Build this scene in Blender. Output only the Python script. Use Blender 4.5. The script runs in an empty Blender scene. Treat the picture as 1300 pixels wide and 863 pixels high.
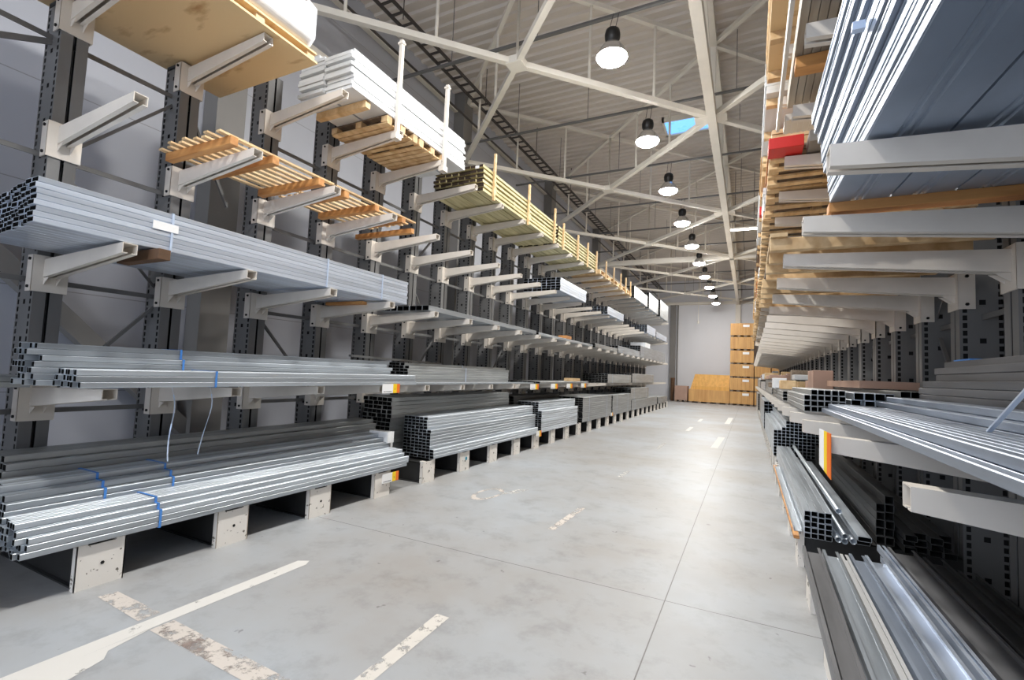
import bpy, math, random
from mathutils import Vector, Matrix
random.seed(7)
R = random.uniform
C = bpy.context.scene.collection
sc = bpy.context.scene

# ------------------------------------------------------------------ materials
MATS = {}
def lin(c): return tuple(((v/12.92) if v <= .04045 else ((v+.055)/1.055)**2.4) for v in c)
def mat(name, rgb, rough=.6, metal=0.0, var=.12, scale=(3, 3, 3), rvar=.1, bump=0.0, bscale=60, emit=0, rand=0.0, rgb2=None, detail=6, lo=.35, hi=.65, spec=None):
    m = bpy.data.materials.new(name); m.use_nodes = True
    nt = m.node_tree; N = nt.nodes; L = nt.links
    b = N['Principled BSDF']
    c1 = lin(rgb); c2 = lin(rgb2) if rgb2 else tuple(v*(1-var) for v in c1)
    tc = N.new('ShaderNodeTexCoord'); mp = N.new('ShaderNodeMapping'); mp.inputs['Scale'].default_value = scale
    L.new(tc.outputs['Object'], mp.inputs['Vector'])
    oi = N.new('ShaderNodeObjectInfo')
    mm = N.new('ShaderNodeMath'); mm.operation = 'MULTIPLY'; mm.inputs[1].default_value = 37.0
    L.new(oi.outputs['Random'], mm.inputs[0]); L.new(mm.outputs[0], mp.inputs['Location'])
    nz = N.new('ShaderNodeTexNoise'); nz.inputs['Scale'].default_value = 1.0; nz.inputs['Detail'].default_value = detail
    L.new(mp.outputs[0], nz.inputs['Vector'])
    cr = N.new('ShaderNodeValToRGB'); cr.color_ramp.elements[0].position = lo; cr.color_ramp.elements[1].position = hi
    cr.color_ramp.elements[0].color = (*c2, 1); cr.color_ramp.elements[1].color = (*c1, 1)
    L.new(nz.outputs['Fac'], cr.inputs[0])
    out = cr.outputs[0]
    if rand:
        hs = N.new('ShaderNodeHueSaturation'); mr = N.new('ShaderNodeMapRange')
        mr.inputs[3].default_value = 1-rand; mr.inputs[4].default_value = 1+rand
        L.new(oi.outputs['Random'], mr.inputs[0]); L.new(mr.outputs[0], hs.inputs['Value']); L.new(out, hs.inputs['Color'])
        out = hs.outputs[0]
    L.new(out, b.inputs['Base Color'])
    b.inputs['Metallic'].default_value = metal
    mr2 = N.new('ShaderNodeMapRange'); mr2.inputs[3].default_value = max(.03, rough-rvar); mr2.inputs[4].default_value = rough+rvar
    L.new(nz.outputs['Fac'], mr2.inputs[0]); L.new(mr2.outputs[0], b.inputs['Roughness'])
    if spec is not None: b.inputs['Specular IOR Level'].default_value = spec
    if bump:
        n2 = N.new('ShaderNodeTexNoise'); n2.inputs['Scale'].default_value = bscale; n2.inputs['Detail'].default_value = 3
        L.new(tc.outputs['Object'], n2.inputs['Vector'])
        bp = N.new('ShaderNodeBump'); bp.inputs['Strength'].default_value = bump; bp.inputs['Distance'].default_value = .01
        L.new(n2.outputs['Fac'], bp.inputs['Height']); L.new(bp.outputs[0], b.inputs['Normal'])
    if emit:
        b.inputs['Emission Color'].default_value = (*c1, 1); b.inputs['Emission Strength'].default_value = emit
    MATS[name] = m
    return m

galv   = mat('galvanised steel', (.80, .83, .86), .35, .62, .30, (16, .9, 16), .08, rand=.22)
galvb  = mat('bluish galvanised steel', (.86, .90, .96), .34, .58, .22, (12, .7, 12), .08, rand=.13)
galvd  = mat('dull grey steel', (.68, .69, .69), .42, .55, .28, (14, .9, 14), .1, rand=.15)
sheet  = mat('galvanised sheet', (.63, .69, .77), .40, .50, .25, (3, 1.2, 3), .07, rand=.05)
sheetb = mat('blue grey profile steel', (.67, .71, .77), .40, .65, .28, (14, .9, 14), .08, rand=.16)
beige  = mat('beige coated steel', (.76, .76, .76), .45, .2, .1, (8, .8, 8))
steelm = mat('mid grey steel', (.50, .50, .51), .45, .5, .3, (12, .8, 12), rand=.15)
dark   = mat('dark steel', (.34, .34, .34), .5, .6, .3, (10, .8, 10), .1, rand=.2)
upm    = mat('grey painted steel', (.455, .455, .455), .48, .15, .14, (4, 4, 1.5), .08)
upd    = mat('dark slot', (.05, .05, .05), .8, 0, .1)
cream  = mat('cream painted steel', (.86, .83, .79), .42, 0, .07, (5, 5, 5), .08)
chip   = mat('cream paint with chips', (.92, .90, .87), .5, 0, .1, (22, 22, 22), .1, rgb2=(.45, .42, .38), detail=3, lo=.33, hi=.35)
footb  = mat('dark base beam', (.22, .22, .22), .55, .2, .2, (6, 6, 6))
ply    = mat('plywood', (.86, .75, .57), .6, 0, .12, (2.2, 6, 2.2), rgb2=(.66, .50, .32), lo=.27, hi=.42)
wood   = mat('pale sawn timber', (.88, .77, .60), .65, 0, .2, (9, 1.3, 9), rgb2=(.76, .62, .44), rand=.12)
woodx  = mat('orange sawn timber', (.82, .60, .36), .6, 0, .2, (1.6, 9, 9), rgb2=(.66, .43, .22), rand=.12)
woodg  = mat('greenish treated timber', (.84, .80, .63), .7, 0, .2, (12, 1.2, 12), rgb2=(.70, .66, .49), rand=.10)
woode  = mat('dark timber end grain', (.22, .17, .13), .8, 0, .3, (20, 20, 20))
woodo  = mat('weathered grey timber', (.55, .49, .42), .7, 0, .3, (10, 1.2, 10), rgb2=(.40, .34, .29), rand=.15)
greyw  = mat('grey planed timber', (.66, .63, .58), .6, 0, .2, (10, 1.2, 10), rgb2=(.55, .51, .46), rand=.14)
brownw = mat('brown timber', (.40, .29, .20), .7, 0, .3, (3, 12, 12))
white  = mat('white coated board', (.86, .87, .88), .4, 0, .08, (4, 1, 4), rand=.08)
wrap   = mat('white plastic wrap', (.95, .95, .95), .28, 0, .04, (5, 5, 5), bump=.5, bscale=9)
crate  = mat('tan crate board', (.84, .66, .42), .6, 0, .12, (7, 7, .6), rgb2=(.76, .57, .35), rand=.05)
craty  = mat('yellow crate board', (.90, .70, .38), .6, 0, .12, (7, 7, .6), rgb2=(.82, .62, .32))
card   = mat('brown cardboard', (.68, .56, .50), .75, 0, .1)
paper  = mat('white paper', (.96, .96, .96), .6, 0, .02)
yellow = mat('yellow print', (.98, .83, .12), .5, 0, .02)
orange = mat('orange print', (.96, .47, .12), .5, 0, .02)
ink    = mat('grey print', (.30, .30, .32), .6, 0, .02)
redm   = mat('red carton', (.80, .14, .12), .5, 0, .1)
pinkb  = mat('pinkish board', (.74, .60, .52), .6, 0, .1)
bluet  = mat('blue tape', (.30, .55, .85), .45, 0, .1)
strapm = mat('pale strap', (.80, .86, .95), .35, .2, .05)
black  = mat('black plastic', (.06, .06, .07), .45, 0, .1)
navy   = mat('dark blue wrap', (.12, .14, .20), .4, 0, .2, (5, 5, 5))
roofm  = mat('roof deck', (.83, .80, .77), .6, 0, .08, (.4, .4, .4))
beamm  = mat('white painted beam', (.88, .86, .82), .5, 0, .06)
pipem  = mat('grey conduit', (.42, .42, .42), .5, .2, .1)
traym  = mat('dark cable tray', (.25, .23, .22), .55, .2, .1)
wallf  = mat('pale far wall', (.86, .865, .885), .6, 0, .04, (.5, .5, .3))
pilm   = mat('grey pillar', (.50, .49, .48), .6, 0, .1, (2, 2, 1))
alu    = mat('spun aluminium', (.88, .88, .88), .25, .9, .05)
skym   = mat('blue skylight', (.35, .58, .88), .3, 0, .05, emit=.9)
lampg  = mat('lit lamp glass', (1, .99, .97), .3, 0, .0, emit=125)
lampd  = mat('dim lamp glass', (1, .99, .97), .3, 0, .0, emit=40)
tubeg  = mat('lit tube lamp', (1, .98, .94), .3, 0, .0, emit=9)
tealm  = mat('teal stain', (.15, .55, .65), .5, 0, .1)

def wall_panel_material():
    m = bpy.data.materials.new('wall panels'); m.use_nodes = True
    nt = m.node_tree; N = nt.nodes; L = nt.links; b = N['Principled BSDF']
    tc = N.new('ShaderNodeTexCoord'); sp = N.new('ShaderNodeSeparateXYZ'); L.new(tc.outputs['Object'], sp.inputs[0])
    def line(axis, period, width):
        a = N.new('ShaderNodeMath'); a.operation = 'MODULO'; a.inputs[1].default_value = period
        s = N.new('ShaderNodeMath'); s.operation = 'ADD'; s.inputs[1].default_value = 100*period
        L.new(sp.outputs[axis], s.inputs[0]); L.new(s.outputs[0], a.inputs[0])
        c = N.new('ShaderNodeMath'); c.operation = 'LESS_THAN'; c.inputs[1].default_value = width
        L.new(a.outputs[0], c.inputs[0]); return c
    l1 = line('Z', 1.2, .012)
    mix = N.new('ShaderNodeMixRGB'); mix.inputs[1].default_value = (*lin((.665, .675, .71)), 1); mix.inputs[2].default_value = (*lin((.55, .55, .56)), 1)
    L.new(l1.outputs[0], mix.inputs[0]); L.new(mix.outputs[0], b.inputs['Base Color']); b.inputs['Roughness'].default_value = .45
    return m
wallm = wall_panel_material()

def floor_material():
    m = bpy.data.materials.new('polished concrete'); m.use_nodes = True
    nt = m.node_tree; N = nt.nodes; L = nt.links; b = N['Principled BSDF']
    tc = N.new('ShaderNodeTexCoord'); sp = N.new('ShaderNodeSeparateXYZ'); L.new(tc.outputs['Object'], sp.inputs[0])
    def noise(scale, detail, vec=None, rough=.6):
        n = N.new('ShaderNodeTexNoise'); n.inputs['Scale'].default_value = scale; n.inputs['Detail'].default_value = detail
        n.inputs['Roughness'].default_value = rough
        L.new(vec or tc.outputs['Object'], n.inputs['Vector']); return n
    n1 = noise(.45, 5); n2 = noise(3.0, 8, rough=.7)
    r1 = N.new('ShaderNodeValToRGB'); e = r1.color_ramp.elements
    e[0].position = .34; e[0].color = (*lin((.605, .592, .578)), 1); e[1].position = .66; e[1].color = (*lin((.655, .675, .695)), 1)
    L.new(n1.outputs['Fac'], r1.inputs[0])
    r2 = N.new('ShaderNodeValToRGB'); e = r2.color_ramp.elements
    e[0].position = .30; e[0].color = (.72, .71, .70, 1); e[1].position = .5; e[1].color = (1, 1, 1, 1)
    L.new(n2.outputs['Fac'], r2.inputs[0])
    mx = N.new('ShaderNodeMixRGB'); mx.blend_type = 'MULTIPLY'; mx.inputs[0].default_value = .8
    L.new(r1.outputs[0], mx.inputs[1]); L.new(r2.outputs[0], mx.inputs[2])
    n3 = noise(9, 2); r3 = N.new('ShaderNodeValToRGB'); e = r3.color_ramp.elements
    e[0].position = .255; e[0].color = (.45, .43, .42, 1); e[1].position = .285; e[1].color = (1, 1, 1, 1)
    L.new(n3.outputs['Fac'], r3.inputs[0])
    mx3 = N.new('ShaderNodeMixRGB'); mx3.blend_type = 'MULTIPLY'; mx3.inputs[0].default_value = .7
    L.new(mx.outputs[0], mx3.inputs[1]); L.new(r3.outputs[0], mx3.inputs[2])
    def joint(axis, off, period, w):
        a = N.new('ShaderNodeMath'); a.operation = 'ADD'; a.inputs[1].default_value = 50*period-off+w/2
        L.new(sp.outputs[axis], a.inputs[0])
        d = N.new('ShaderNodeMath'); d.operation = 'MODULO'; d.inputs[1].default_value = period; L.new(a.outputs[0], d.inputs[0])
        c = N.new('ShaderNodeMath'); c.operation = 'LESS_THAN'; c.inputs[1].default_value = w; L.new(d.outputs[0], c.inputs[0]); return c
    j1 = joint('X', -.555, 6.0, .008); j2 = joint('Y', 3.90, 6.3, .008)
    mxj = N.new('ShaderNodeMath'); mxj.operation = 'MAXIMUM'; L.new(j1.outputs[0], mxj.inputs[0]); L.new(j2.outputs[0], mxj.inputs[1])
    mj = N.new('ShaderNodeMixRGB'); mj.inputs[2].default_value = (.12, .115, .11, 1)
    L.new(mxj.outputs[0], mj.inputs[0]); L.new(mx3.outputs[0], mj.inputs[1]); L.new(mj.outputs[0], b.inputs['Base Color'])
    mr = N.new('ShaderNodeMapRange'); mr.inputs[3].default_value = .36; mr.inputs[4].default_value = .56; b.inputs['Specular IOR Level'].default_value = .38
    L.new(n2.outputs['Fac'], mr.inputs[0]); L.new(mr.outputs[0], b.inputs['Roughness'])
    return m
floorm = floor_material()

def worn_paint(name, rgb, lo, hi, scale):
    m = bpy.data.materials.new(name); m.use_nodes = True
    nt = m.node_tree; N = nt.nodes; L = nt.links; b = N['Principled BSDF']
    b.inputs['Base Color'].default_value = (*lin(rgb), 1); b.inputs['Roughness'].default_value = .6
    tc = N.new('ShaderNodeTexCoord'); n = N.new('ShaderNodeTexNoise'); n.inputs['Scale'].default_value = scale; n.inputs['Detail'].default_value = 8
    n.inputs['Roughness'].default_value = .7
    L.new(tc.outputs['Object'], n.inputs['Vector'])
    r = N.new('ShaderNodeMapRange'); r.inputs[1].default_value = lo; r.inputs[2].default_value = hi
    L.new(n.outputs['Fac'], r.inputs[0]); L.new(r.outputs[0], b.inputs['Alpha'])
    return m
paint1 = worn_paint('white floor paint', (.82, .81, .79), .28, .38, 6)
paint2 = worn_paint('worn floor paint', (.78, .75, .72), .42, .52, 7)
paint3 = worn_paint('faint floor paint', (.83, .82, .80), .42, .60, 12)
paint4 = worn_paint('rubbed floor paint', (.80, .78, .75), .36, .46, 11)
stain  = worn_paint('brown floor wear', (.56, .50, .47), .35, .60, 5)
# ------------------------------------------------------------------ mesh helpers
class MB:
    def __init__(s): s.v = []; s.f = []; s.m = []; s.mi = 0
    def quad(s, *p):
        b = len(s.v); s.v += [tuple(q) for q in p]; s.f.append(tuple(range(b, b+len(p)))); s.m.append(s.mi)
    def box(s, a, b):
        x0, y0, z0 = a; x1, y1, z1 = b
        if x0 > x1: x0, x1 = x1, x0
        if y0 > y1: y0, y1 = y1, y0
        if z0 > z1: z0, z1 = z1, z0
        s.hexa([(x0,y0,z0),(x1,y0,z0),(x1,y1,z0),(x0,y1,z0)], [(x0,y0,z1),(x1,y0,z1),(x1,y1,z1),(x0,y1,z1)])
    def hexa(s, lo, hi):
        k = len(s.v); n = len(lo); s.v += [tuple(p) for p in lo] + [tuple(p) for p in hi]
        s.f.append(tuple(k+i for i in reversed(range(n)))); s.f.append(tuple(k+n+i for i in range(n)))
        for i in range(n):
            j = (i+1) % n; s.f.append((k+i, k+j, k+n+j, k+n+i))
        s.m += [s.mi]*(n+2)
    def bar(s, p, q, w, h=None, up=(0, 0, 1)):
        h = h or w; p = Vector(p); q = Vector(q); d = (q-p).normalized(); u = Vector(up)
        if abs(d.dot(u)) > .98: u = Vector((1, 0, 0))
        a = d.cross(u).normalized(); c = a.cross(d).normalized()
        cs = [(-w/2, -h/2), (w/2, -h/2), (w/2, h/2), (-w/2, h/2)]
        s.hexa([p+a*i+c*j for i, j in cs], [q+a*i+c*j for i, j in cs])
    def cyl(s, p, q, r, n=10, r2=None):
        p = Vector(p); q = Vector(q); d = (q-p).normalized(); u = Vector((0, 0, 1)) if abs(d.z) < .9 else Vector((1, 0, 0))
        a = d.cross(u).normalized(); c = a.cross(d); r2 = r if r2 is None else r2
        cs = [(math.cos(t*2*math.pi/n), math.sin(t*2*math.pi/n)) for t in range(n)]
        s.hexa([p+a*i*r+c*j*r for i, j in cs], [q+a*i*r2+c*j*r2 for i, j in cs])
    def lathe(s, prof, c, n=24):
        k = len(s.v)
        for r, z in prof:
            for t in range(n): s.v.append((c[0]+r*math.cos(2*math.pi*t/n), c[1]+r*math.sin(2*math.pi*t/n), c[2]+z))
        for i in range(len(prof)-1):
            for t in range(n):
                u = (t+1) % n; s.f.append((k+i*n+t, k+i*n+u, k+(i+1)*n+u, k+(i+1)*n+t)); s.m.append(s.mi)
    def extr(s, prof, y0, y1, closed=True, caps=False):
        """profile [(x,z)] extruded along y"""
        k = len(s.v); n = len(prof)
        s.v += [(x, y0, z) for x, z in prof] + [(x, y1, z) for x, z in prof]
        for i in range(n if closed else n-1):
            j = (i+1) % n; s.f.append((k+i, k+j, k+n+j, k+n+i)); s.m.append(s.mi)
        if caps:
            s.f.append(tuple(k+i for i in range(n))); s.f.append(tuple(k+n+i for i in reversed(range(n)))); s.m += [s.mi]*2
    def tube(s, x, z, w, h, y0, y1, t=.003):
        """hollow rectangular tube along y, min corner x,z"""
        c = min(.004, w*.09, h*.12)
        o = [(x+c, z), (x+w-c, z), (x+w, z+c), (x+w, z+h-c), (x+w-c, z+h), (x+c, z+h), (x, z+h-c), (x, z+c)]
        q = c*.6
        i = [(x+t+q, z+t), (x+w-t-q, z+t), (x+w-t, z+t+q), (x+w-t, z+h-t-q), (x+w-t-q, z+h-t), (x+t+q, z+h-t), (x+t, z+h-t-q), (x+t, z+t+q)]
        k = len(s.v)
        for pr in (o, i):
            for y in (y0, y1): s.v += [(a, y, b) for a, b in pr]
        for e in range(8):
            g = (e+1) % 8
            s.f += [(k+e, k+g, k+8+g, k+8+e), (k+16+g, k+16+e, k+24+e, k+24+g), (k+g, k+e, k+16+e, k+16+g), (k+8+e, k+8+g, k+24+g, k+24+e)]
            s.m += [0, 1, 0, 0]  # dark inner faces, near-black to put the hollow's shade into the colour
    def mesh(s, name, mats):
        me = bpy.data.meshes.new(name); me.from_pydata(s.v, [], s.f)
        for m in (mats if isinstance(mats, (list, tuple)) else [mats]): me.materials.append(m)
        me.polygons.foreach_set('material_index', s.m); me.update()
        return me
    def build(s, name, mats, parent=None, loc=(0, 0, 0), smooth=False):
        me = s.mesh(name, mats); o = bpy.data.objects.new(name, me); C.objects.link(o)
        if smooth: me.polygons.foreach_set('use_smooth', [True]*len(me.polygons))
        o.location = loc
        if parent: o.parent = parent
        return o
def bevel(o, w=.004, seg=2):
    b = o.modifiers.new('b', 'BEVEL'); b.width = w; b.segments = seg; b.limit_method = 'ANGLE'; return o
def inst(name, me, parent=None, loc=(0, 0, 0), rot=(0, 0, 0)):
    o = bpy.data.objects.new(name, me); C.objects.link(o); o.location = loc; o.rotation_euler = rot
    if parent: o.parent = parent
    return o
def tag(o, label=None, cat=None, group=None, kind=None):
    if label: o['label'] = label
    if cat: o['category'] = cat
    if group: o['group'] = group
    if kind: o['kind'] = kind
    return o
def thing(name, label, cat, loc=(0, 0, 0), rot=(0, 0, 0), group=None):
    o = bpy.data.objects.new(name, None); C.objects.link(o); o.location = loc; o.rotation_euler = rot; o.empty_display_size = .1
    return tag(o, label, cat, group)

# ------------------------------------------------------------------ room shell
XL, XR, YF, YB, ZC = -7.4, 2.75, 39.0, -7.0, 9.3
def struct(o): o['kind'] = 'structure'; return o
m = MB(); m.box((XL-.2, YB-.2, -.2), (XR+.2, YF+.2, 0)); struct(m.build('floor', floorm))
m = MB(); m.box((XL-.2, YB-.2, 0), (XL, YF+.2, ZC+.3)); struct(m.build('wall_left', wallm))
m = MB(); m.box((XR, YB-.2, 0), (XR+.2, YF+.2, ZC+.3)); struct(m.build('wall_right', pilm))
m = MB(); m.box((XL, YF, 0), (XR, YF+.2, ZC+.3)); struct(m.build('wall_far', wallf))
m = MB(); m.box((XL, YB-.2, 7.6), (XR, YB, ZC+.3)); m.box((XL, YB-.2, 0), (XL+.8, YB, 7.6)); m.box((XR-.6, YB-.2, 0), (XR, YB, 7.6)); struct(m.build('wall_back', wallf))   # unseen door opening behind the viewpoint, added to let in bluish fill light
# corrugated roof deck, ribs across the aisle
m = MB(); y = YB; p = .28; prof = []
while y < YF:
    prof += [(y, ZC), (y+.16, ZC), (y+.19, ZC-.05), (y+.25, ZC-.05)]; y += p
k = len(prof)
for i in range(k-1):
    a, b = prof[i], prof[i+1]
    m.quad((XL, a[0], a[1]), (XR, a[0], a[1]), (XR, b[0], b[1]), (XL, b[0], b[1]))
m.box((XL, YB, ZC+.02), (XR, YF, ZC+.2))
struct(m.build('ceiling', roofm))
FR = [4.35+6.55*i for i in range(-1, 6)]
for i, fy in enumerate(FR):
    m = MB(); m.box((XL, fy-.22, 0), (XL+.3, fy+.22, ZC)); m.box((XL+.3, fy-.22, 0), (XL+.33, fy+.22, ZC))
    struct(m.build('pillar', pilm))
# baseboard style kerb at the wall
m = MB(); m.box((XL, YB, 0), (XL+.06, YF, .25)); struct(m.build('baseboard_left', pilm))
# far wall trims: vertical post with pipe, head beam, right post
m = MB(); m.box((-5.55, YF-.25, 0), (-5.15, YF, 7.5)); m.cyl((-5.0, YF-.15, 0), (-5.0, YF-.15, 7.4), .05); struct(m.build('trim_1', pilm))
m = MB(); m.box((XL, YF-.3, 7.35), (XR, YF, 7.55)); struct(m.build('trim_2', beamm))
m = MB(); m.box((-.95, YF-.22, 5.6), (-.6, YF, ZC)); struct(m.build('trim_3', beamm))
m = MB(); m.box((XL, YB, 8.75), (XL+.12, YF, 8.85)); m.box((XL, YB, 7.25), (XL+.22, YF, 7.45)); struct(m.build('trim_4', beamm))
# big diagonal bar added on the building wall in place of a cast shadow
m = MB(); m.bar((XL+.15, .3, 4.4), (XL+.15, 4.2, .6), .18, .2); struct(m.build('shadow_bar', pilm))

# roof steelwork
ZB, ZT, XN = 7.4, 9.05, -.78
m = MB(); m.box((XN-.09, YB, ZB-.12), (XN+.09, YF, ZB+.12)); ch = struct(m.build('roof_beam', beamm))
m = MB(); m.box((XN-.08, YB, ZT-.08), (XN+.08, YF, ZT+.1)); struct(m.build('roof_beam', beamm))
m = MB()
for i in range(-2, 13):
    y0 = FR[1]+i*3.275
    if y0 < YB or y0 > YF: continue
    m.bar((XN, y0, ZB), (XN, y0, ZT), .1, .12)
    if y0+3.275 < YF: m.bar((XN, y0, ZT if i % 2 else ZB), (XN, y0+3.275, ZB if i % 2 else ZT), .07, .07)
struct(m.build('roof_beam', beamm))
def lattice(p, q, name='roof_beam', n=6, rods=True, wt=.11):
    m = MB(); (x0, y0), (x1, y1) = p, q
    m.bar((x0, y0, ZB), (x1, y1, ZB), wt, wt)
    m.bar((x0, y0, ZT), (x1, y1, ZT), .09, .09)
    for i in range(1, n):
        t = i/n; x = x0+(x1-x0)*t; y = y0+(y1-y0)*t
        m.cyl((x, y, ZB), (x, y, ZT), .028, 8)
    struct(m.build(name, beamm))
for i in range(len(FR)-1):
    a, b = FR[i], FR[i+1]
    lattice((XN, a), (XL+.3, b)); lattice((XN, b), (XL+.3, a))
    lattice((XN, a), (XR, a+(b-a)*.55), n=3); lattice((XN, b), (XR, b-(b-a)*.55), n=3)
    c = (a+b)/2; cx = (XN+XL+.3)/2
    m = MB(); m.box((cx-.16, c-.16, ZB-.07), (cx+.16, c+.16, ZB+.07))
    m.box((XN-.35, b-.16, ZB-.06), (XN+.3, b+.16, ZB+.02)); struct(m.build('roof_beam', beamm))
for i, fy in enumerate([]):           # upper transverse purlin beams at the frames
    m = MB(); m.box((XL, fy-.07, ZT), (XR, fy+.07, ZC-.05)); struct(m.build('roof_beam', beamm))
m = MB(); m.box((XL, 24.05-.1, ZB-.12), (XR, 24.05+.1, ZB+.12)); struct(m.build('roof_beam', beamm))
# conduit runs that carry the lamps
LY = [7.5+3.12*i for i in range(10)]  # last position is an extra lamp, added to brighten the far end
for i in range(-1, 10):
    y = 7.5+3.12*i
    m = MB(); m.box((XL+.35, y-.03+.25, 7.86), (XR-.02, y+.03+.25, 7.9)); m.cyl((XL+.35, y+.33, 7.92), (XR-.02, y+.33, 7.92), .02, 8)
    for x in (-5.5, -3.6, -.3, 1.2): m.cyl((x, y+.25, 7.9), (x, y+.25, ZC-.06), .008, 6)
    tag(m.build('cable_conduit', pipem), 'grey conduit hung across the hall roof above a lamp position', 'conduit', 'cross conduits under the roof')
# ladder cable tray along the left wall
t = thing('cable_ladder', 'long dark cable ladder running the length of the roof above the left rack', 'cable tray', (-6, 0, 8.25))
m = MB(); m.box((-.16, YB, 0), (-.13, YF-1, .07)); m.box((.13, YB, 0), (.16, YF-1, .07)); m.build('side_rail', traym, t)
m = MB(); y = YB+.1
while y < YF-1: m.box((-.13, y, .01), (.13, y+.04, .04)); y += .3
r = m.build('rung', traym, t); r['kind'] = 'stuff'
m = MB(); y = YB+1
while y < YF-1: m.cyl((0, y, .05), (0, y, ZC-8.25), .01, 6); y += 3.2
m.build('hanger_rod', traym, t)
m = MB(); m.cyl((-6.55, YB, 8.1), (-6.55, YF, 8.1), .025, 8); tag(m.build('wall_cable', traym), 'single thin dark cable running below the cable ladder', 'cable')
# skylight
t = thing('roof_skylight', 'small blue skylight box in the roof beside the ridge truss', 'skylight', (-1.7, 14.4, ZC))
m = MB(); m.box((-.62, -.42, -.16), (.62, .42, -.15)); m.build('glazing', skym, t)
m = MB()
for a, b in (((-.66, -.46), (.66, -.40)), ((-.66, .40), (.66, .46)), ((-.66, -.46), (-.60, .46)), ((.60, -.46), (.66, .46))):
    m.box((a[0], a[1], -.2), (b[0], b[1], 0))
m.build('frame', beamm, t)
# high bay lamps
def make_lamp(x, y, label, glass=lampg, zz=7.0):
    t = thing('high_bay_lamp', label, 'lamp', (x, y, zz), (0, 0, 0), 'high bay lamps over the aisle')
    m = MB(); m.lathe([(.0, .46), (.07, .455), (.115, .42), (.13, .35), (.125, .28), (.10, .22), (.06, .2)], (0, 0, 0), 20); m.build('ballast_housing', black, t, smooth=True)
    m = MB(); m.lathe([(.06, .24), (.10, .21), (.16, .15), (.215, .07), (.25, -.02), (.265, -.05), (.25, -.045), (.21, .06), (.15, .14)], (0, 0, 0), 24); m.build('reflector', alu, t, smooth=True)
    m = MB(); m.lathe([(.25, -.045), (.235, -.08), (.18, -.115), (.10, -.135), (.0, -.14)], (0, 0, 0), 24); m.build('lens', glass, t, smooth=True)
    m = MB(); m.cyl((-.05, 0, .48), (-.05, .2, .88), .006, 6); m.cyl((.05, 0, .48), (.05, .2, .88), .006, 6); m.build('hanging_wire', traym, t)
    return t
names = ['nearest and brightest high bay lamp, hanging highest in view', 'second high bay lamp from the front, in front of the blue skylight', 'third high bay lamp from the front, dimmer with its bell showing',
         'fourth high bay lamp from the front', 'fifth high bay lamp from the front, above the cross beam', 'sixth high bay lamp from the front, beyond the cross beam',
         'seventh high bay lamp from the front', 'eighth high bay lamp from the front', 'ninth high bay lamp from the front', 'extra high bay lamp added to brighten the far end']
for i, y in enumerate(LY): make_lamp(-2.1, y, names[i]+(' of the row' if i > 2 else ''), lampd if i in (2, 9) else lampg)
make_lamp(-2.1, LY[0]-3.12, 'high bay lamp above and before the view of the aisle'); make_lamp(-2.1, LY[0]-6.24, 'high bay lamp over the aisle behind the viewpoint')
t = thing('tube_light', 'lit white tube light under the roof by the right rack', 'lamp', (-.2, 18.3, 7.0))
m = MB(); m.box((-.45, -.05, 0), (.45, .05, .05)); m.build('housing', beamm, t)
m = MB(); m.cyl((-.43, 0, -.02), (.43, 0, -.02), .03, 10); m.build('lamp_tube', tubeg, t)
m = MB(); m.cyl((-.3, 0, .05), (-.3, 0, 2.1), .01); m.cyl((.3, 0, .05), (.3, 0, 2.1), .01); m.build('hanging_rod', pipem, t)
m = MB(); m.cyl((-3.4, 37.5, 5.9), (-3.4, 37.5, ZC), .02, 6); m.cyl((-3.4, 37.5, 5.75), (-3.4, 37.5, 5.95), .06, 8)
tag(m.build('pull_cord', beamm), 'white pull cord hanging from the roof before the far wall', 'cord')

# ------------------------------------------------------------------ cantilever racks
UH, UD, UW = 5.33, .3, .2
def upright_mesh(H):
    """front face at x=0 facing +x, body towards -x"""
    m = MB(); p = .065; n = int(H/p)
    us = [0, .07, .17, .43, .57, .83, .93, 1.0]
    for sy in (-1, 1):
        y = sy*UW/2
        for r in range(n):
            z0 = r*p; z1 = z0+.042; z2 = z0+p
            for c in range(7):
                x0, x1 = -UD*us[c], -UD*us[c+1]
                hole = c in (1, 5) or (c == 3 and r % 5 == 2)
                if not hole: m.quad((x0, y, z0), (x1, y, z0), (x1, y, z1), (x0, y, z1)) if c in (1, 5, 3) else None
                if c in (1, 5, 3): m.quad((x0, y, z1), (x1, y, z1), (x1, y, z2), (x0, y, z2))
        for c in (0, 2, 4, 6):
            x0, x1 = -UD*us[c], -UD*us[c+1]; m.quad((x0, y, 0), (x1, y, 0), (x1, y, n*p), (x0, y, n*p))
        # front and back flanges with a groove between the two channels
        for x in (0, -UD):
            m.box((x, sy*.013, 0), (x+(-.006 if x == 0 else .006), sy*(UW/2), H))
        m.box((-.05, sy*.013, 0), (-UD+.05, sy*.017, H))
    m.mi = 1
    for sy in (-1, 1): m.box((-.02, sy*(UW/2-.022), 0), (-UD+.02, sy*(UW/2-.02), H))  # near-black sheets inside, putting the shade behind the slots into colour
    m.mi = 0
    m.box((-UD, -UW/2, H-.005), (0, UW/2, H))
    return m.mesh('upright', [upm, upd])
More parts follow.
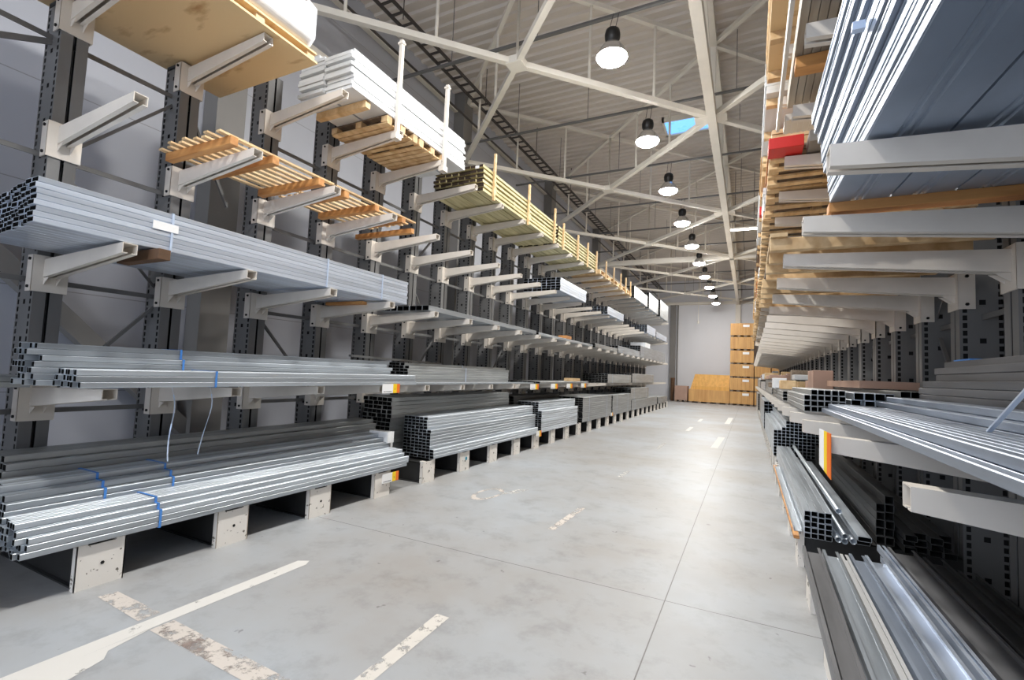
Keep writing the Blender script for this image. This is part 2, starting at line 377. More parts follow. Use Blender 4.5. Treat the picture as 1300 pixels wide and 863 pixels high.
def arm_mesh(L, hr=.16, ht=.08, w=.1, rise=.05):
    """root at x=0 z=0 (top of arm at the root), reaching to +x, rising to the tip"""
    m = MB(); t = .006; sl = w*.5-.014
    def sect(x, z, h):
        a = w/2
        return [(x, -a+sl, z-h), (x, -a, z-h), (x, -a, z), (x, a, z), (x, a, z-h), (x, a-sl, z-h), (x, a-sl, z-h+t), (x, a-t, z-h+t), (x, a-t, z-t), (x, -a+t, z-t), (x, -a+t, z-h+t), (x, -a+sl, z-h+t)]
    A = sect(-.01, 0, hr); B = sect(L, rise, ht); k = len(m.v); n = len(A)
    m.v += A+B
    for i in range(n):
        j = (i+1) % n; m.f.append((k+i, k+j, k+n+j, k+n+i)); m.m.append(0)
    for a, b, c, d in ((0, 1, 10, 11), (1, 2, 9, 10), (2, 3, 8, 9), (3, 4, 7, 8), (4, 5, 6, 7)):
        m.f.append((k+n+a, k+n+b, k+n+c, k+n+d)); m.m.append(0)
    # saddle bracket on the upright
    bw, bt, bb = .122, .03, -.285
    m.box((.0, -bw, bb), (.012, bw, bt))
    for s in (-1, 1): m.hexa([(-.10, s*bw, bb), (.012, s*bw, bb), (.012, s*(bw-.008), bb), (-.10, s*(bw-.008), bb)], [(-.10, s*bw, bt), (.012, s*bw, bt), (.012, s*(bw-.008), bt), (-.10, s*(bw-.008), bt)])
    # gusset below the arm
    for s in (-1, 1):
        m.hexa([(.012, s*.045, -.22), (.02, s*.045, -.22), (.02, s*.04, -.22), (.012, s*.04, -.22)], [(.012, s*.045, -hr), (.10, s*.045, -hr+.002), (.10, s*.04, -hr+.002), (.012, s*.04, -hr)])
    m.mi = 1
    for z in (bt-.035, bb+.04):
        for s in (-1, 1): m.cyl((-.045, s*bw, z), (-.045, s*(bw+.012), z), .014, 6)
    return m.mesh('arm', [cream, upd])
def foot_mesh(L):
    """white end shoe at +x end, beam back to the upright; root x=0"""
    m = MB(); h = .315
    m.box((L-.012, -.15, 0), (L, .15, h-.012))
    for s in (-1, 1):
        m.box((L-.05, s*.15, 0), (L, s*.142, h)); m.box((L-.06, s*.15, h-.012), (L, s*.085, h))
    m.mi = 1
    m.box((0, -.10, 0), (L-.02, -.09, h-.03)); m.box((0, .09, 0), (L-.02, .10, h-.03)); m.box((0, -.10, h-.04), (L-.02, .10, h-.03)); m.box((0, -.13, 0), (L-.05, .13, .012))
    m.mi = 2
    m.cyl((L, .01, .16), (L+.003, .01, .16), .013, 6)
    return m.mesh('base_foot', [chip, footb, upd])
um = upright_mesh(UH)
footL = foot_mesh(1.28); umS = upright_mesh(4.86)
NL = 28; YL0 = 1.92
rack = thing('cantilever_rack', 'long grey cantilever rack with cream arms standing along the pale panelled wall', 'rack', (0, 0, 0))
LV = {2: (1.42, 1.18), 3: (2.53, 1.27), 4: (3.72, 1.22), 5: (4.87, 1.24)}
armL = {l: arm_mesh(v[1], rise=.05) for l, v in LV.items()}
farm = MB()
for k in range(-1, NL):
    y = YL0+k
    u = inst('upright', um if k > 1 else umS, rack, (-5.5, y, 0))
    inst('base_foot', footL, u)
    for l, (z, L) in LV.items():
        if k < 23: inst('arm', armL[l], u, (0, 0, z-.056), (0, 0, 0))
        else:
            me = armL[l]; b = len(farm.v); farm.v += [(-5.5+v.co.x, y+v.co.y, z-.056+v.co.z) for v in me.vertices]
            farm.f += [tuple(b+i for i in p.vertices) for p in me.polygons]; farm.m += [p.material_index for p in me.polygons]
farm.build('arm', [cream, upd], rack)['kind'] = 'stuff'
def brace_set(y, parent, xb, odd):
    for z in (1.15, 2.3, 3.42, 4.5):
        m = MB(); m.bar((xb, y, z), (xb, y+1, z), .012, .045); m.build('brace', upm, parent)
    if odd:
        for z0, z1 in ((1.15, 2.3), (3.42, 4.5)):
            m = MB(); m.bar((xb, y, z0), (xb, y+1, z1), .03, .03); m.build('diagonal_brace', upm, parent)
        m = MB(); m.bar((xb-.02, y+1, 2.3), (xb-.02, y, 3.42), .006, .03); m.build('diagonal_brace', upm, parent)
for k in range(-1, 13): brace_set(YL0+k, rack, -5.66, k in (0, 5, 8)) if k != 1 else None
m = MB(); m.bar((-5.66, YL0-1, 4.5-.45), (-5.66, YL0-.1, 4.46), .02, .05); m.build('diagonal_brace', upm, rack)
m = MB(); m.bar((-5.66, YL0+2.05, 2.3), (-5.66, YL0+3, 1.3), .03, .03); m.build('diagonal_brace', upm, rack)
m = MB(); m.bar((-5.66, YL0+1.05, 4.5), (-5.66, YL0+1.6, 3.5), .03, .03); m.build('diagonal_brace', upm, rack)
# white stop posts standing on the fifth level arm tips
for y in (4.83, 5.93):
    m = MB(); m.box((-4.28, y-.02, 4.74), (-4.23, y+.03, 6.08)); m.box((-4.30, y-.03, 6.02), (-4.22, y+.04, 6.05)); m.box((-4.31, y-.05, 4.7), (-4.22, y+.06, 4.78)); m.build('stop_post', cream, rack)

# right rack: mirrored
rackr = thing('cantilever_rack', 'long grey cantilever rack with cream arms facing the panelled wall across the aisle', 'rack', (0, 0, 0))
NR = 31; YR0 = 2.42; XRF = 1.6
TIP = {2: [(.56, 1.31), (.43, 1.385), (.38, 1.405), (.36, 1.41), (.35, 1.41)], 3: [(.30, 2.71), (.29, 2.71), (.24, 2.72)], 4: [(.30, 3.95)], 5: [(.28, 5.12)]}
armR = {}
farm = MB(); footR = foot_mesh(1.18)
for k in range(-2, NR):
    y = YR0+k
    u = inst('upright', um, rackr, (XRF, y, 0), (0, 0, math.pi))
    inst('base_foot', footR, u)
    for l, tp in TIP.items():
        if k < 0 and l in (3, 4): continue
        x, z = tp[min(max(k, 0), len(tp)-1)]
        key = (round(x, 2), l)
        if key not in armR: armR[key] = arm_mesh(XRF-x, rise=.06, ht=.095, w=.11)
        if k < 21: inst('arm', armR[key], u, (0, 0, z-.066))
        else:
            me = armR[key]; b = len(farm.v); farm.v += [(XRF-v.co.x, y-v.co.y, z-.066+v.co.z) for v in me.vertices]
            farm.f += [tuple(b+i for i in p.vertices) for p in me.polygons]; farm.m += [p.material_index for p in me.polygons]
farm.build('arm', [cream, upd], rackr)['kind'] = 'stuff'
for k in range(-1, 12): brace_set(YR0+k, rackr, XRF+.15, k % 3 == 0)

# ------------------------------------------------------------------ steel bundles
TM = {}
def tube_me(w, h, L, mt, kind='tube'):
    key = (round(w, 4), round(h, 4), round(L, 2), mt.name, kind)
    if key not in TM:
        m = MB(); g = .0012
        if kind == 'tube': m.tube(g, g, w-2*g, h-2*g, 0, L, min(.0035, w*.08))
        elif kind == 'channel':   # open side up
            t = .003; m.extr([(g, g), (w-g, g), (w-g, h), (w-g-t, h), (w-g-t, g+t), (g+t, g+t), (g+t, h), (g, h)], 0, L, True, True)
        elif kind == 'plank': m.box((g*2, 0, g*2), (w-g*2, L, h-g*2))
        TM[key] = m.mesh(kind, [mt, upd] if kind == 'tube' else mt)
    return TM[key]
def bundle(label, x0, x1, y0, y1, z0, z1, nc, nr, mt=None, straps=(), steps=None, kind='tube', parts=True, name='steel_bundle', cat='steel bundle',
           group=None, skew=0.0, jit=.02, front=1, part='tube', smat=None, rotz=0.0, shade=None):
    """nc columns x nr layers between x0..x1, z0..z1; steps: per-layer number of columns dropped from the front side (front=+1: +x side)"""
    mt = mt or galv
    t = thing(name, label, cat, ((x0+x1)/2, (y0+y1)/2, z0), (0, 0, rotz), group)
    cx, cy = (x0+x1)/2, (y0+y1)/2; w = (x1-x0)/nc; h = (z1-z0)/nr
    lst = []
    for r in range(nr):
        d = steps[r] if steps else 0
        for c in range(nc):      # c counted from the front
            if c < d: continue
            fx = x1-(c+1)*w if front > 0 else x0+c*w
            top = r == nr-1 or (steps and c < steps[r+1]) if r < nr-1 or True else False
            top = (r == nr-1) or bool(steps and c < steps[r+1])
            vis = 0 if c == d else 1 if top else 2 if r == 0 else 3
            lst.append((vis, c+r, fx, z0+r*h, skew*c*w))
    lst.sort()
    rest = MB()
    for i, (v, _, fx, z, sk) in enumerate(lst):
        j = R(-jit, jit); off = Vector((fx-cx, y0+sk+j-cy, z-z0))
        if parts and i < 96: inst(part, tube_me(w, h, y1-y0, mt, kind), t, off)
        else:
            g = .001; ox, oy, oz = off
            if kind == 'plank': rest.box((ox+g, oy, oz+g), (ox+w-g, oy+y1-y0, oz+h-g))
            else: rest.tube(ox+g, oz+g, w-2*g, h-2*g, oy, oy+y1-y0, min(.0035, w*.08))
    if rest.v:
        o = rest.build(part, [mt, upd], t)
        if parts: o['kind'] = 'stuff'
    for s in straps:
        m = MB(); e = .004; xf = 0
        pts = []
        xa, xb, za, zb = x0-cx-e, x1-cx+e, -e, z1-z0+e
        if steps:
            top = steps[-1]*w; 
            if front > 0: poly = [(xa, zb), (xb-top, zb)]
            else: poly = [(xb, zb), (xa+top, zb)]
            for r in range(nr-1, 0, -1):
                if steps[r-1] != steps[r]:
                    zz = r*h+e
                    if front > 0: poly += [(xb-steps[r]*w, zz), (xb-steps[r-1]*w, zz)]
                    else: poly += [(xa+steps[r]*w, zz), (xa+steps[r-1]*w, zz)]
            poly += [(xb, za), (xa, za)] if front > 0 else [(xa, za), (xb, za)]
        else: poly = [(xa, zb), (xb, zb), (xb, za), (xa, za)]
        yy = s-cy
        for i in range(len(poly)):
            a, b = poly[i], poly[(i+1) % len(poly)]
            if (Vector(a)-Vector(b)).length > .003: m.bar((a[0], yy, a[1]), (b[0], yy, b[1]), .025, .003, up=(0, 1, 0)) if False else m.box((min(a[0], b[0])-.001, yy-.009, min(a[1], b[1])-.001), (max(a[0], b[0])+.001, yy+.009, max(a[1], b[1])+.001))
        m.build('strap', smat or bluet, t)
    return t

# ---- left rack, third level: the long bright bundle
b = bundle('long bright bluish bundle of rectangular tubes high on the near third-level arms', -5.45, -4.27, 1.38, 5.27, 2.535, 2.85, 12, 8, galvb, (2.22, 3.85, 4.75), skew=.10, jit=.012, smat=strapm)
m = MB(); m.box((.592, -1.25, .16), (.597, -1.06, .225)); m.build('paper_label', paper, b)
# ---- left floor level near
b = bundle('bright low steel bundle in front on the nearest white feet, with blue tape', -4.53, -4.19, 1.47, 5.37, .323, .545, 8, 5, galv, (2.28,), steps=[0, 0, 0, 1, 2], jit=.03)
b = bundle('middle steel bundle behind the low front one, end wrapped in white film', -4.97, -4.54, 1.5, 5.42, .323, .72, 9, 8, galv, (2.05, 2.55), jit=.03, steps=[0,0,0,0,0,0,1,3])
m = MB(); m.box((-.1, 1.86, .28), (.24, 1.99, .43)); m.box((-.02, 1.97, .2), (.2, 2.02, .36)); m.build('film_wrap', wrap, b)
bundle('dull dark bundle at the back of the nearest floor level', -5.38, -5.0, 1.6, 5.6, .323, .87, 6, 10, galvd, steps=[0]*9+[1])
bundle('short dark steel ends at the back edge of the frame on floor level', -5.44, -5.1, -1.0, 1.55, .323, .7, 5, 6, dark)
# ---- left second level near
bundle('lower front tube bundle on the near second-level arms, marked with blue tape', -4.62, -4.26, 1.7, 5.55, 1.425, 1.56, 8, 3, galv, (2.68,), jit=.02)
bundle('taller tube bundle behind it on the near second-level arms with uneven ends', -4.98, -4.63, 1.6, 5.45, 1.425, 1.74, 7, 7, galv, (2.6,), jit=.05, steps=[0,0,0,0,0,1,1])
bundle('grey bar bundle reaching out of frame at the back of the second level', -5.45, -5.02, -1.5, 1.72, 1.39, 1.48, 6, 2, galvd)
bundle('grey tube bundle lying back on the second level beyond the uneven one', -5.05, -4.64, 5.85, 9.25, 1.425, 1.74, 5, 7, galvd, (7.5,), smat=strapm, steps=[0,0,0,0,0,0,1])
m = MB(); m.box((-4.62, 5.6, 1.423), (-4.33, 9.9, 1.445)); tag(m.build('steel_flat', galv), 'single wide steel flat lying along the second-level arms', 'steel flat')
m = MB(); m.bar((-5.0, 5.0, 1.80), (-5.0, 7.2, 1.755), .05, .03); tag(m.build('steel_bar', galvd), 'loose grey bar lying across the tops of two second-level bundles', 'steel bar')
# ---- left floor level, further
bundle('tall stepped bundle of bright rectangular tubes with black open ends on floor level', -4.78, -4.19, 5.98, 9.92, .323, .93, 8, 13, galv, (), steps=[0]*3+[1]*6+[2]*4, jit=.01, skew=.02)
bundle('dull dark tube stack behind the tall stepped bundle', -5.4, -4.84, 5.75, 9.7, .323, 1.2, 6, 14, galvd, steps=[0]*14)
bundle('second stepped bright bundle on floor level, smaller', -4.8, -4.19, 10.1, 12.65, .323, 1.0, 7, 14, galv, steps=[0]*10+[1]*4, jit=.01)
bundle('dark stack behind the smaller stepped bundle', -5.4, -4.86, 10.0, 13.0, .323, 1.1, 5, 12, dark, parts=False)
FARB = [  # x0,x1,y0,y1,z0,z1,nc,nr,mat,label
 (-5.2, -4.19, 13.1, 16.25, .323, 1.02, 8, 12, galvd, 'grey-tan tube pack on floor level, fourth along, with a dark gap line'),
 (-5.2, -4.19, 16.4, 19.3, .323, 1.0, 8, 12, galvd, 'grey-tan tube pack on floor level, fifth along'),
 (-5.2, -4.19, 19.4, 25.3, .323, .72, 8, 7, galvd, 'long low tube pack on floor level, sixth along'),
 (-5.0, -4.25, 19.5, 23.3, .74, 1.2, 6, 7, galvd, 'short pack lying on top of the long low floor pack'),
 (-5.2, -4.19, 25.6, 28.6, .323, .66, 8, 6, galvd, 'last small tube pack on floor level by the far end'),
 (-5.2, -4.3, 16.1, 19.7, 1.42, 1.72, 8, 5, galvd, 'tan-grey pack on the second level, far along, near of the two'),
 (-5.2, -4.3, 19.9, 24.8, 1.42, 1.80, 8, 6, galvd, 'tan-grey pack on the second level, far along, farther of the two'),
 (-5.2, -4.3, 10.2, 13.9, 1.42, 1.47, 8, 1, galvd, 'single flat layer of tubes on the empty-looking second level'),
 (-5.25, -4.3, 5.8, 9.85, 2.53, 2.61, 8, 1, galv, 'flat layer of eight square tubes with black ends on the third level'),
 (-5.25, -4.3, 10.0, 14.2, 2.53, 2.59, 8, 1, galv, 'second flat tube layer on the third level'),
 (-5.25, -4.3, 14.5, 17.3, 2.53, 2.66, 8, 2, galvd, 'third tube layer on the third level, thin and dull'),
 (-5.25, -4.3, 17.4, 21.3, 2.53, 2.78, 8, 3, galv, 'pale tube pack on the third level with dark ends'),
 (-5.25, -4.3, 21.4, 28.4, 2.53, 3.05, 8, 6, galv, 'tall pale pack on the third level near the far end'),
 (-5.2, -4.2, 11.0, 13.1, 3.72, 4.05, 8, 5, galvb, 'short bright pack with black open ends on the fourth level'),
 (-5.2, -4.25, 15.6, 17.9, 3.72, 3.98, 8, 4, galvb, 'second bright pack on the fourth level, farther along'),
 (-5.2, -4.25, 22.5, 24.8, 3.72, 4.1, 8, 5, galvb, 'third bright pack on the fourth level, with a black end'),
 (-5.2, -4.25, 25.0, 28.4, 3.72, 4.0, 8, 4, galvb, 'last pack on the fourth level by the far wall'),
 (-5.3, -4.2, 19.4, 22.2, 4.87, 5.36, 8, 8, galvd, 'first of three bluish packs on top of the rack beyond the pallets'),
 (-5.3, -4.2, 22.6, 25.1, 4.87, 5.60, 8, 9, galvd, 'middle of three bluish packs on top of the rack beyond the pallets'),
 (-5.3, -4.2, 25.7, 28.4, 4.87, 5.75, 8, 8, galvd, 'farthest of three bluish packs on top of the rack beyond the pallets'),
]
for (x0, x1, y0, y1, z0, z1, nc, nr, mt, lb) in FARB:
    near = y0 < 12 and nr < 3
    bundle(lb, x0, x1, y0, y1, z0, z1, nc, nr, mt, parts=near, smat=strapm, jit=.02, straps=(y0+.6, y1-.6) if nr > 2 else ())

# ---- pallets and timber skids
def skid(label, x0, x1, y0, y1, z, bearers, nsl, bh=.085, st=.02, bm=woodx, sm=wood, slw=.045, name='timber_skid'):
    """bearers across the rack (x), slats along it (y) on top"""
    t = thing(name, label, 'pallet', ((x0+x1)/2, (y0+y1)/2, z)); cx, cy = (x0+x1)/2, (y0+y1)/2
    for by in bearers:
        m = MB(); m.box((x0-cx+R(-.03, .01), by-.04-cy, 0), (x1-cx+R(-.01, .04), by+.04-cy, bh)); bevel(m.build('bearer', bm, t), .004, 1)
    w = (x1-x0)/nsl
    for i in range(nsl):
        xa = x0-cx+i*w+(w-slw)/2
        if i in (0, nsl-1): xa = x0-cx if i == 0 else x1-cx-slw
        m = MB(); m.box((xa, y0-cy+R(-.03, .03), bh), (xa+slw, y1-cy+R(-.03, .03), bh+st)); m.build('slat', sm, t)
    return t
skid('near slatted timber skid lying empty on the fourth-level arms', -5.46, -4.42, 2.62, 4.0, 3.70, (2.75, 3.2, 3.8), 9, slw=.058)
skid('second slatted timber skid on the fourth-level arms, touching the near one', -5.46, -4.42, 4.05, 5.55, 3.70, (4.2, 4.72, 5.25), 9, slw=.058)
for y in (5.45,):
    m = MB(); m.box((-5.5, y, 3.62), (-4.42, y+.07, 3.69)); tag(m.build('timber_batten', woodx), 'loose orange timber batten at the far end of the slatted skids', 'timber')
def pallet(label, x0, x1, y0, y1, z, h=.13, mt=wood, mt2=woodo, nb=7, group=None, bottom=0):
    t = thing('wooden_pallet', label, 'pallet', ((x0+x1)/2, (y0+y1)/2, z), group=group); cx, cy = (x0+x1)/2, (y0+y1)/2
    n = nb; w = (y1-y0)/n
    for zz, mm in ((0, mt2), (h-.02, mt)):
        for i in range(n):
            if bottom and zz == 0 and i % 2: continue
            m = MB(); m.box((x0-cx, y0-cy+i*w+.012, zz), (x1-cx, y0-cy+(i+1)*w-.012, zz+.02)); m.build('deck_board', mm, t)
    for x in (x0, cx-.05, x1-.1):
        for yy in (y0, cy-.05, y1-.1):
            m = MB(); m.box((x-cx, yy-cy, .02), (x-cx+.1, yy-cy+.1, h-.02)); m.build('block', mt2, t)
    return t
# ---- top level left: plywood pack with wrapped load
t = thing('plywood_pallet', 'big pale plywood sheet pack lying across the two nearest top-level arms', 'plywood', (-5.02, 2.3, 4.876))
m = MB(); m.box((-.85, -1.2, 0), (.83, 1.15, .022)); m.build('bottom_sheet', ply, t)
for yy in (-1.15, -.35, .45, 1.04):
    m = MB(); m.box((-.8, yy, .022), (.80, yy+.09, .10)); m.build('batten', wood, t)
m = MB(); m.box((-.84, -1.2, .10), (.82, 1.14, .12)); m.build('top_sheet', ply, t)
t = thing('wrapped_load', 'large white film-wrapped load on the plywood pack at the top near corner', 'wrapped load', (-5.02, 2.25, 5.03))
m = MB()
pr = [(-.84, 0), (.80, 0), (.86, .06), (.86, .36), (.74, .50), (-.7, .52), (-.84, .4)]
m.extr(pr, -1.2, 1.1, True, True); bevel(m.build('wrapped_stack', wrap, t), .03, 3)
m = MB(); m.tube(-.55, .52, .3, .2, -.6, .95, .01); m.box((.2, -.9, .5), (.6, .9, .56)); m.build('loose_film', wrap, t)
# ---- white boards pack
t = thing('white_board_pack', 'tall pack of long white boards with ragged ends on the top level', 'board pack', (-4.75, 5.3, 4.995))
for r in range(11):
    for c in range(2):
        w = .44; x = -.46+c*.46; j = R(-.04, .04); xx = R(-.012, .012)
        m = MB(); m.box((x+xx, -1.25+j, r*.046), (x+w+xx, 1.27+R(-.05, .05), r*.046+.042)); m.build('board', white, t)
m = MB(); m.box((-.6, -1.1, .3), (-.5, .9, .56)); m.box((-.45, -1.2, .515), (-.2, .8, .6)); m.build('board', white, t)
m = MB(); m.box((-5.2, 4.32, 4.90), (-4.33, 4.40, 4.99)); tag(m.build('timber_batten', wood), 'pale batten under the near end of the white boards', 'timber')
pallet('near weathered pallet under the white boards on the top level', -5.3, -4.3, 4.68, 5.33, 4.87, .12, woodo, wood, 6)
pallet('far weathered pallet under the white boards on the top level', -5.3, -4.3, 5.37, 6.02, 4.87, .12, woodo, wood, 6)
# ---- treated timber packs
def timber_pack(label, y0, y1, x0=-5.35, x1=-4.29, z0=4.872, nl=6, nc=8, mt=woodg):
    t = thing('timber_pack', label, 'timber pack', ((x0+x1)/2, (y0+y1)/2, z0)); cx, cy = (x0+x1)/2, (y0+y1)/2
    w = (x1-x0)/nc; lh = .085
    for r in range(nl):
        for c in range(nc):
            m = MB(); j = R(-.04, .03); xx = R(-.01, .01)
            a, b2 = y0-cy+j, y1-cy+R(-.03, .03)
            m.box((x0-cx+c*w+.004+xx, a, r*lh), (x0-cx+(c+1)*w-.004+xx, b2, r*lh+.046))
            m.mi = 1; m.box((x0-cx+c*w+.005+xx, a-.002, r*lh+.001), (x0-cx+(c+1)*w-.005+xx, a, r*lh+.045)); m.mi = 0
            m.build('plank', [mt, woode], t)
        if r < nl-1:
            m = MB(); m.box((x0-cx+.02, y0-cy+.05, r*lh+.046), (x1-cx-.03, y0-cy+.09, r*lh+.085)); m.build('sticker_strip', woode, t)
            yy = y0+.5
            while yy < y1: m = MB(); m.box((x0-cx+.02, yy-cy, r*lh+.046), (x1-cx-.02, yy-cy+.05, r*lh+.085)); m.build('sticker_strip', mt, t); yy += .8
    return t
p = timber_pack('near greenish timber pack with dark plank ends on the top level', 7.2, 10.85)
m = MB(); m.box((.38, -1.87, .40), (.46, -1.866, .45)); m.build('paper_tag', paper, p)
timber_pack('second greenish timber pack on the top level, beyond the dark-ended one', 10.95, 14.4)
for y, h in ((7.55, .86), (9.1, .86), (10.62, .84), (11.25, .66), (12.4, .68), (13.3, .7), (14.2, .66)):
    m = MB(); m.box((-4.275, y-.025, 4.80), (-4.235, y+.02, 4.82+h)); tag(m.build('timber_stake', wood), 'pale upright stake holding the greenish timber packs on the rack edge', 'stake', 'stakes along the greenish timber')
for i, (a, b2) in enumerate(((14.6, 15.7), (15.8, 16.9), (17.0, 18.1), (18.2, 19.1))):
    nm = ('first', 'second', 'third', 'fourth')[i]
    pallet(nm+' small pale pallet beyond the greenish timber on the top level', -5.3, -4.25, a, b2, 4.87, .14, wood, wood, 6)
    m = MB()
    m.box((-5.2, a+.1, 5.01), (-4.35, b2-.1, 5.06+.03*i))
    tag(m.build('board_stack', woodo), 'low board stack on the '+nm+' small top-level pallet', 'board stack')
for y in (15.2, 16.2, 17.2, 18.0, 18.8):
    m = MB(); m.box((-4.245, y-.02, 4.8), (-4.205, y+.02, 5.4)); tag(m.build('timber_stake', wood), 'short pale stake by the small top-level pallets', 'stake', 'stakes along the small pallets')
# dunnage
m = MB(); m.box((-4.78, 2.08, 2.44), (-4.16, 2.17, 2.525)); tag(bevel(m.build('timber_batten', brownw), .005), 'dark brown timber batten strapped under the bright bundle at its near arm tip', 'timber')
m = MB(); m.box((-5.3, 4.78, 2.485), (-4.62, 4.86, 2.525)); tag(m.build('timber_batten', woodx), 'orange-brown batten under the far end of the bright third-level bundle', 'timber')
m = MB(); m.box((-4.6, 12.6, 1.475), (-4.3, 13.1, 1.555)); tag(m.build('carton', wood), 'small tan carton on the second level', 'carton')
m = MB(); m.box((-4.55, 11.9, 2.605), (-4.32, 12.3, 2.68)); tag(m.build('carton', woodx), 'small orange-tan box on the third-level tubes', 'carton')
m = MB(); m.box((-5.1, 23.0, 3.06), (-4.4, 24.2, 3.3)); tag(m.build('paper_pack', white), 'white pack on the tall pale third-level pack', 'pack')

# price labels (white, yellow, orange; the printing is too small to read)
def price_label(label, x, y, z, w=.27, h=.115, axis='x', s=1, drop=0):
    t = thing('price_label', label, 'label', (x, y, z), (0, 0, 0 if axis == 'x' else math.pi/2), 'white yellow and orange price labels')
    m = MB(); m.box((-.002, -w*.5, 0), (0.002, w*.1, h)); m.build('white_field', paper, t)
    m = MB(); m.box((-.002, w*.1, 0), (0.002, w*.32, h)); m.build('yellow_field', yellow, t)
    m = MB(); m.box((-.002, w*.32, 0), (0.002, w*.5, h)); m.build('orange_field', orange, t)
    m = MB(); xx = .003*s; yy = -w*.42
    while yy < w*.02:
        d = R(.008, .014); m.box((.001*s, yy, h*.12), (xx, yy+d, h*.22)); yy += d+.008
    m.box((.001*s, w*.2, h*.35), (xx, w*.22, h*.5))
    m.build('print', ink, t)
    return t
price_label('price label hanging at the far end of the near second-level bundles', -4.2, 4.96, 1.325, .34, .12)
price_label('price label on the fourth white foot beside the dark gap', -4.185, 5.03, .17, .32, .12)
price_label('price label on the foot at the end of the tall stepped bundle', -4.18, 9.95, .25, .3, .13)
for y in (9.7, 10.9, 12.0, 13.2):
    price_label({9.7: 'first', 10.9: 'second', 12.0: 'third', 13.2: 'fourth'}[y]+' of four price labels in a row on the second level edge', -4.22, y, 1.30, .45, .12)
price_label('small price label far along the floor-level feet', -4.18, 16.3, .3, .3, .12)
m = MB(); m.cyl((-4.2, 6.93, .2), (-4.195, 6.93, .2), .03, 8); tag(m.build('paint_spot', tealm), 'small teal paint spot on a white rack foot', 'paint spot')

# loose plastic strap ends hanging at left
for i, (x, y, z, dx) in enumerate(((-4.5, 2.45, 1.41, .04), (-4.5, 2.78, 1.41, -.03))):
    m = MB(); pts = [(x+dx*2*t*t+.01*math.sin(9*t), y+.03*math.sin(5*t), z-.62*t) for t in [j/10 for j in range(11)]]
    for a, b2 in zip(pts, pts[1:]): m.bar(a, b2, .010, .002)
    tag(m.build('loose_strap', strapm), ('longer' if i == 0 else 'shorter')+' loose plastic strap end dangling under the near second-level bundle', 'strap')

# ------------------------------------------------------------------ right rack goods
# panel pack
t = thing('panel_pack', 'big pack of bluish galvanised ribbed panels overhead on the near third-level arms', 'panel pack', (.43, 2.42, 2.714), (math.radians(3.6), 0, 0))
def panel_mesh(W=1.15, L=3.5, h=.058):
    m = MB(); nb = 4; pw = W/nb; pts = []
    for i in range(nb):
        a = i*pw
        pts += [(a+.004, 0), (a+.10, 0), (a+.106, .009), (a+.118, .009), (a+.124, 0), (a+.136, 0), (a+.142, .009), (a+.154, .009), (a+.16, 0), (a+pw-.006, 0), (a+pw-.003, .02), (a+pw, .02)]
    pts = [(0, h), (.0, .004)]+pts+[(W, h)]
    m.extr(pts, -L, .95, False)
    m.extr([(x, z+.0015) for x, z in pts], -L, .95, False)
    # rolled edge on the aisle side
    m.box((-.003, -L, .003), (.004, .95, h*.72)); m.box((-.006, -L, h-.016), (.012, .95, h-.004))
    return m.mesh('panel', sheet)
pm = panel_mesh()
for i in range(9): inst('panel', pm, t, (-.011*i+R(-.013, .013), R(-.02, .02) if i else 0, i*.061))
m = MB()
for yy in (-1.1, .35): m.box((-.12, yy, .0), (-.115, yy+.03, .54))
m = MB(); m.box((-.10, -.35, .30), (-.06, -.32, .33)); m.build('strap_seal', strapm, t)
m = MB(); m.box((.42, 3.35, 2.712), (1.42, 3.45, 2.770)); tag(bevel(m.build('timber_batten', woodx), .004), 'orange timber batten between the second overhead arm and the blue panel pack', 'timber')
for yy in ():
    m = MB(); m.box((.52, yy, 2.713), (1.5, yy+.07, 2.781)); tag(m.build('timber_batten', brownw), 'dark spacer batten between a near overhead arm and the blue panel pack', 'timber', 'spacers under the panel pack')
for x in (1.60, 1.65):
    m = MB(); m.box((x-.1, 3.5, 2.72), (x-.07, 4.2, 2.76)); tag(m.build('metal_strip', galv), 'narrow bright metal strip behind the blue panel pack', 'metal strip', 'bright strips behind the panel pack')

# second level near: heap of long profiles
def rbundle(*a, **k): return bundle(*a, front=-1, **k)
rbundle('low front layer of long bluish profiles on the near second-level arms at eye height', .60, .98, -1.2, 5.25, 1.425, 1.51, 8, 2, sheetb, steps=[0, 1], jit=.03)
rbundle('stepped middle layer of bluish profiles behind the low front layer', .99, 1.23, -1.2, 5.1, 1.425, 1.60, 4, 4, sheetb, steps=[0, 0, 0, 1], jit=.05)
rbundle('tall dark grey profile stack at the back of the near second level', 1.24, 1.57, -1.2, 4.9, 1.425, 1.90, 4, 9, steelm, steps=[0]*6+[1, 1, 2], jit=.1)
m = MB(); m.bar((.90, 2.70, 1.515), (.93, 2.38, 1.74), .018, .008); tag(m.build('metal_strip', galvb), 'short bright metal strip leaning on the second-level profiles', 'metal strip')
m = MB(); m.box((1.42, 4.55, 1.902), (1.55, 4.85, 1.912)); tag(m.build('blue_strip', bluet), 'bright blue plastic strip on the dark profile stack', 'strip')
# further second level
rbundle('small pack of square tubes with black open ends on the second level', .47, .80, 5.35, 7.6, 1.42, 1.63, 6, 4, galvd, jit=.02, steps=[0, 0, 0, 1])
rbundle('pale tube pack beside the square tubes on the second level', .84, 1.15, 5.3, 8.0, 1.42, 1.62, 4, 3, galv, jit=.1)
rbundle('long grey tube layer at the back of the second level beyond the heap', 1.18, 1.56, 5.3, 9.2, 1.42, 1.65, 5, 4, galvd, jit=.06)
m = MB(); m.box((1.05, 6.2, 1.66), (1.55, 8.6, 1.74)); tag(m.build('pink_board', pinkb), 'pinkish board lying on the back tubes of the second level', 'board')
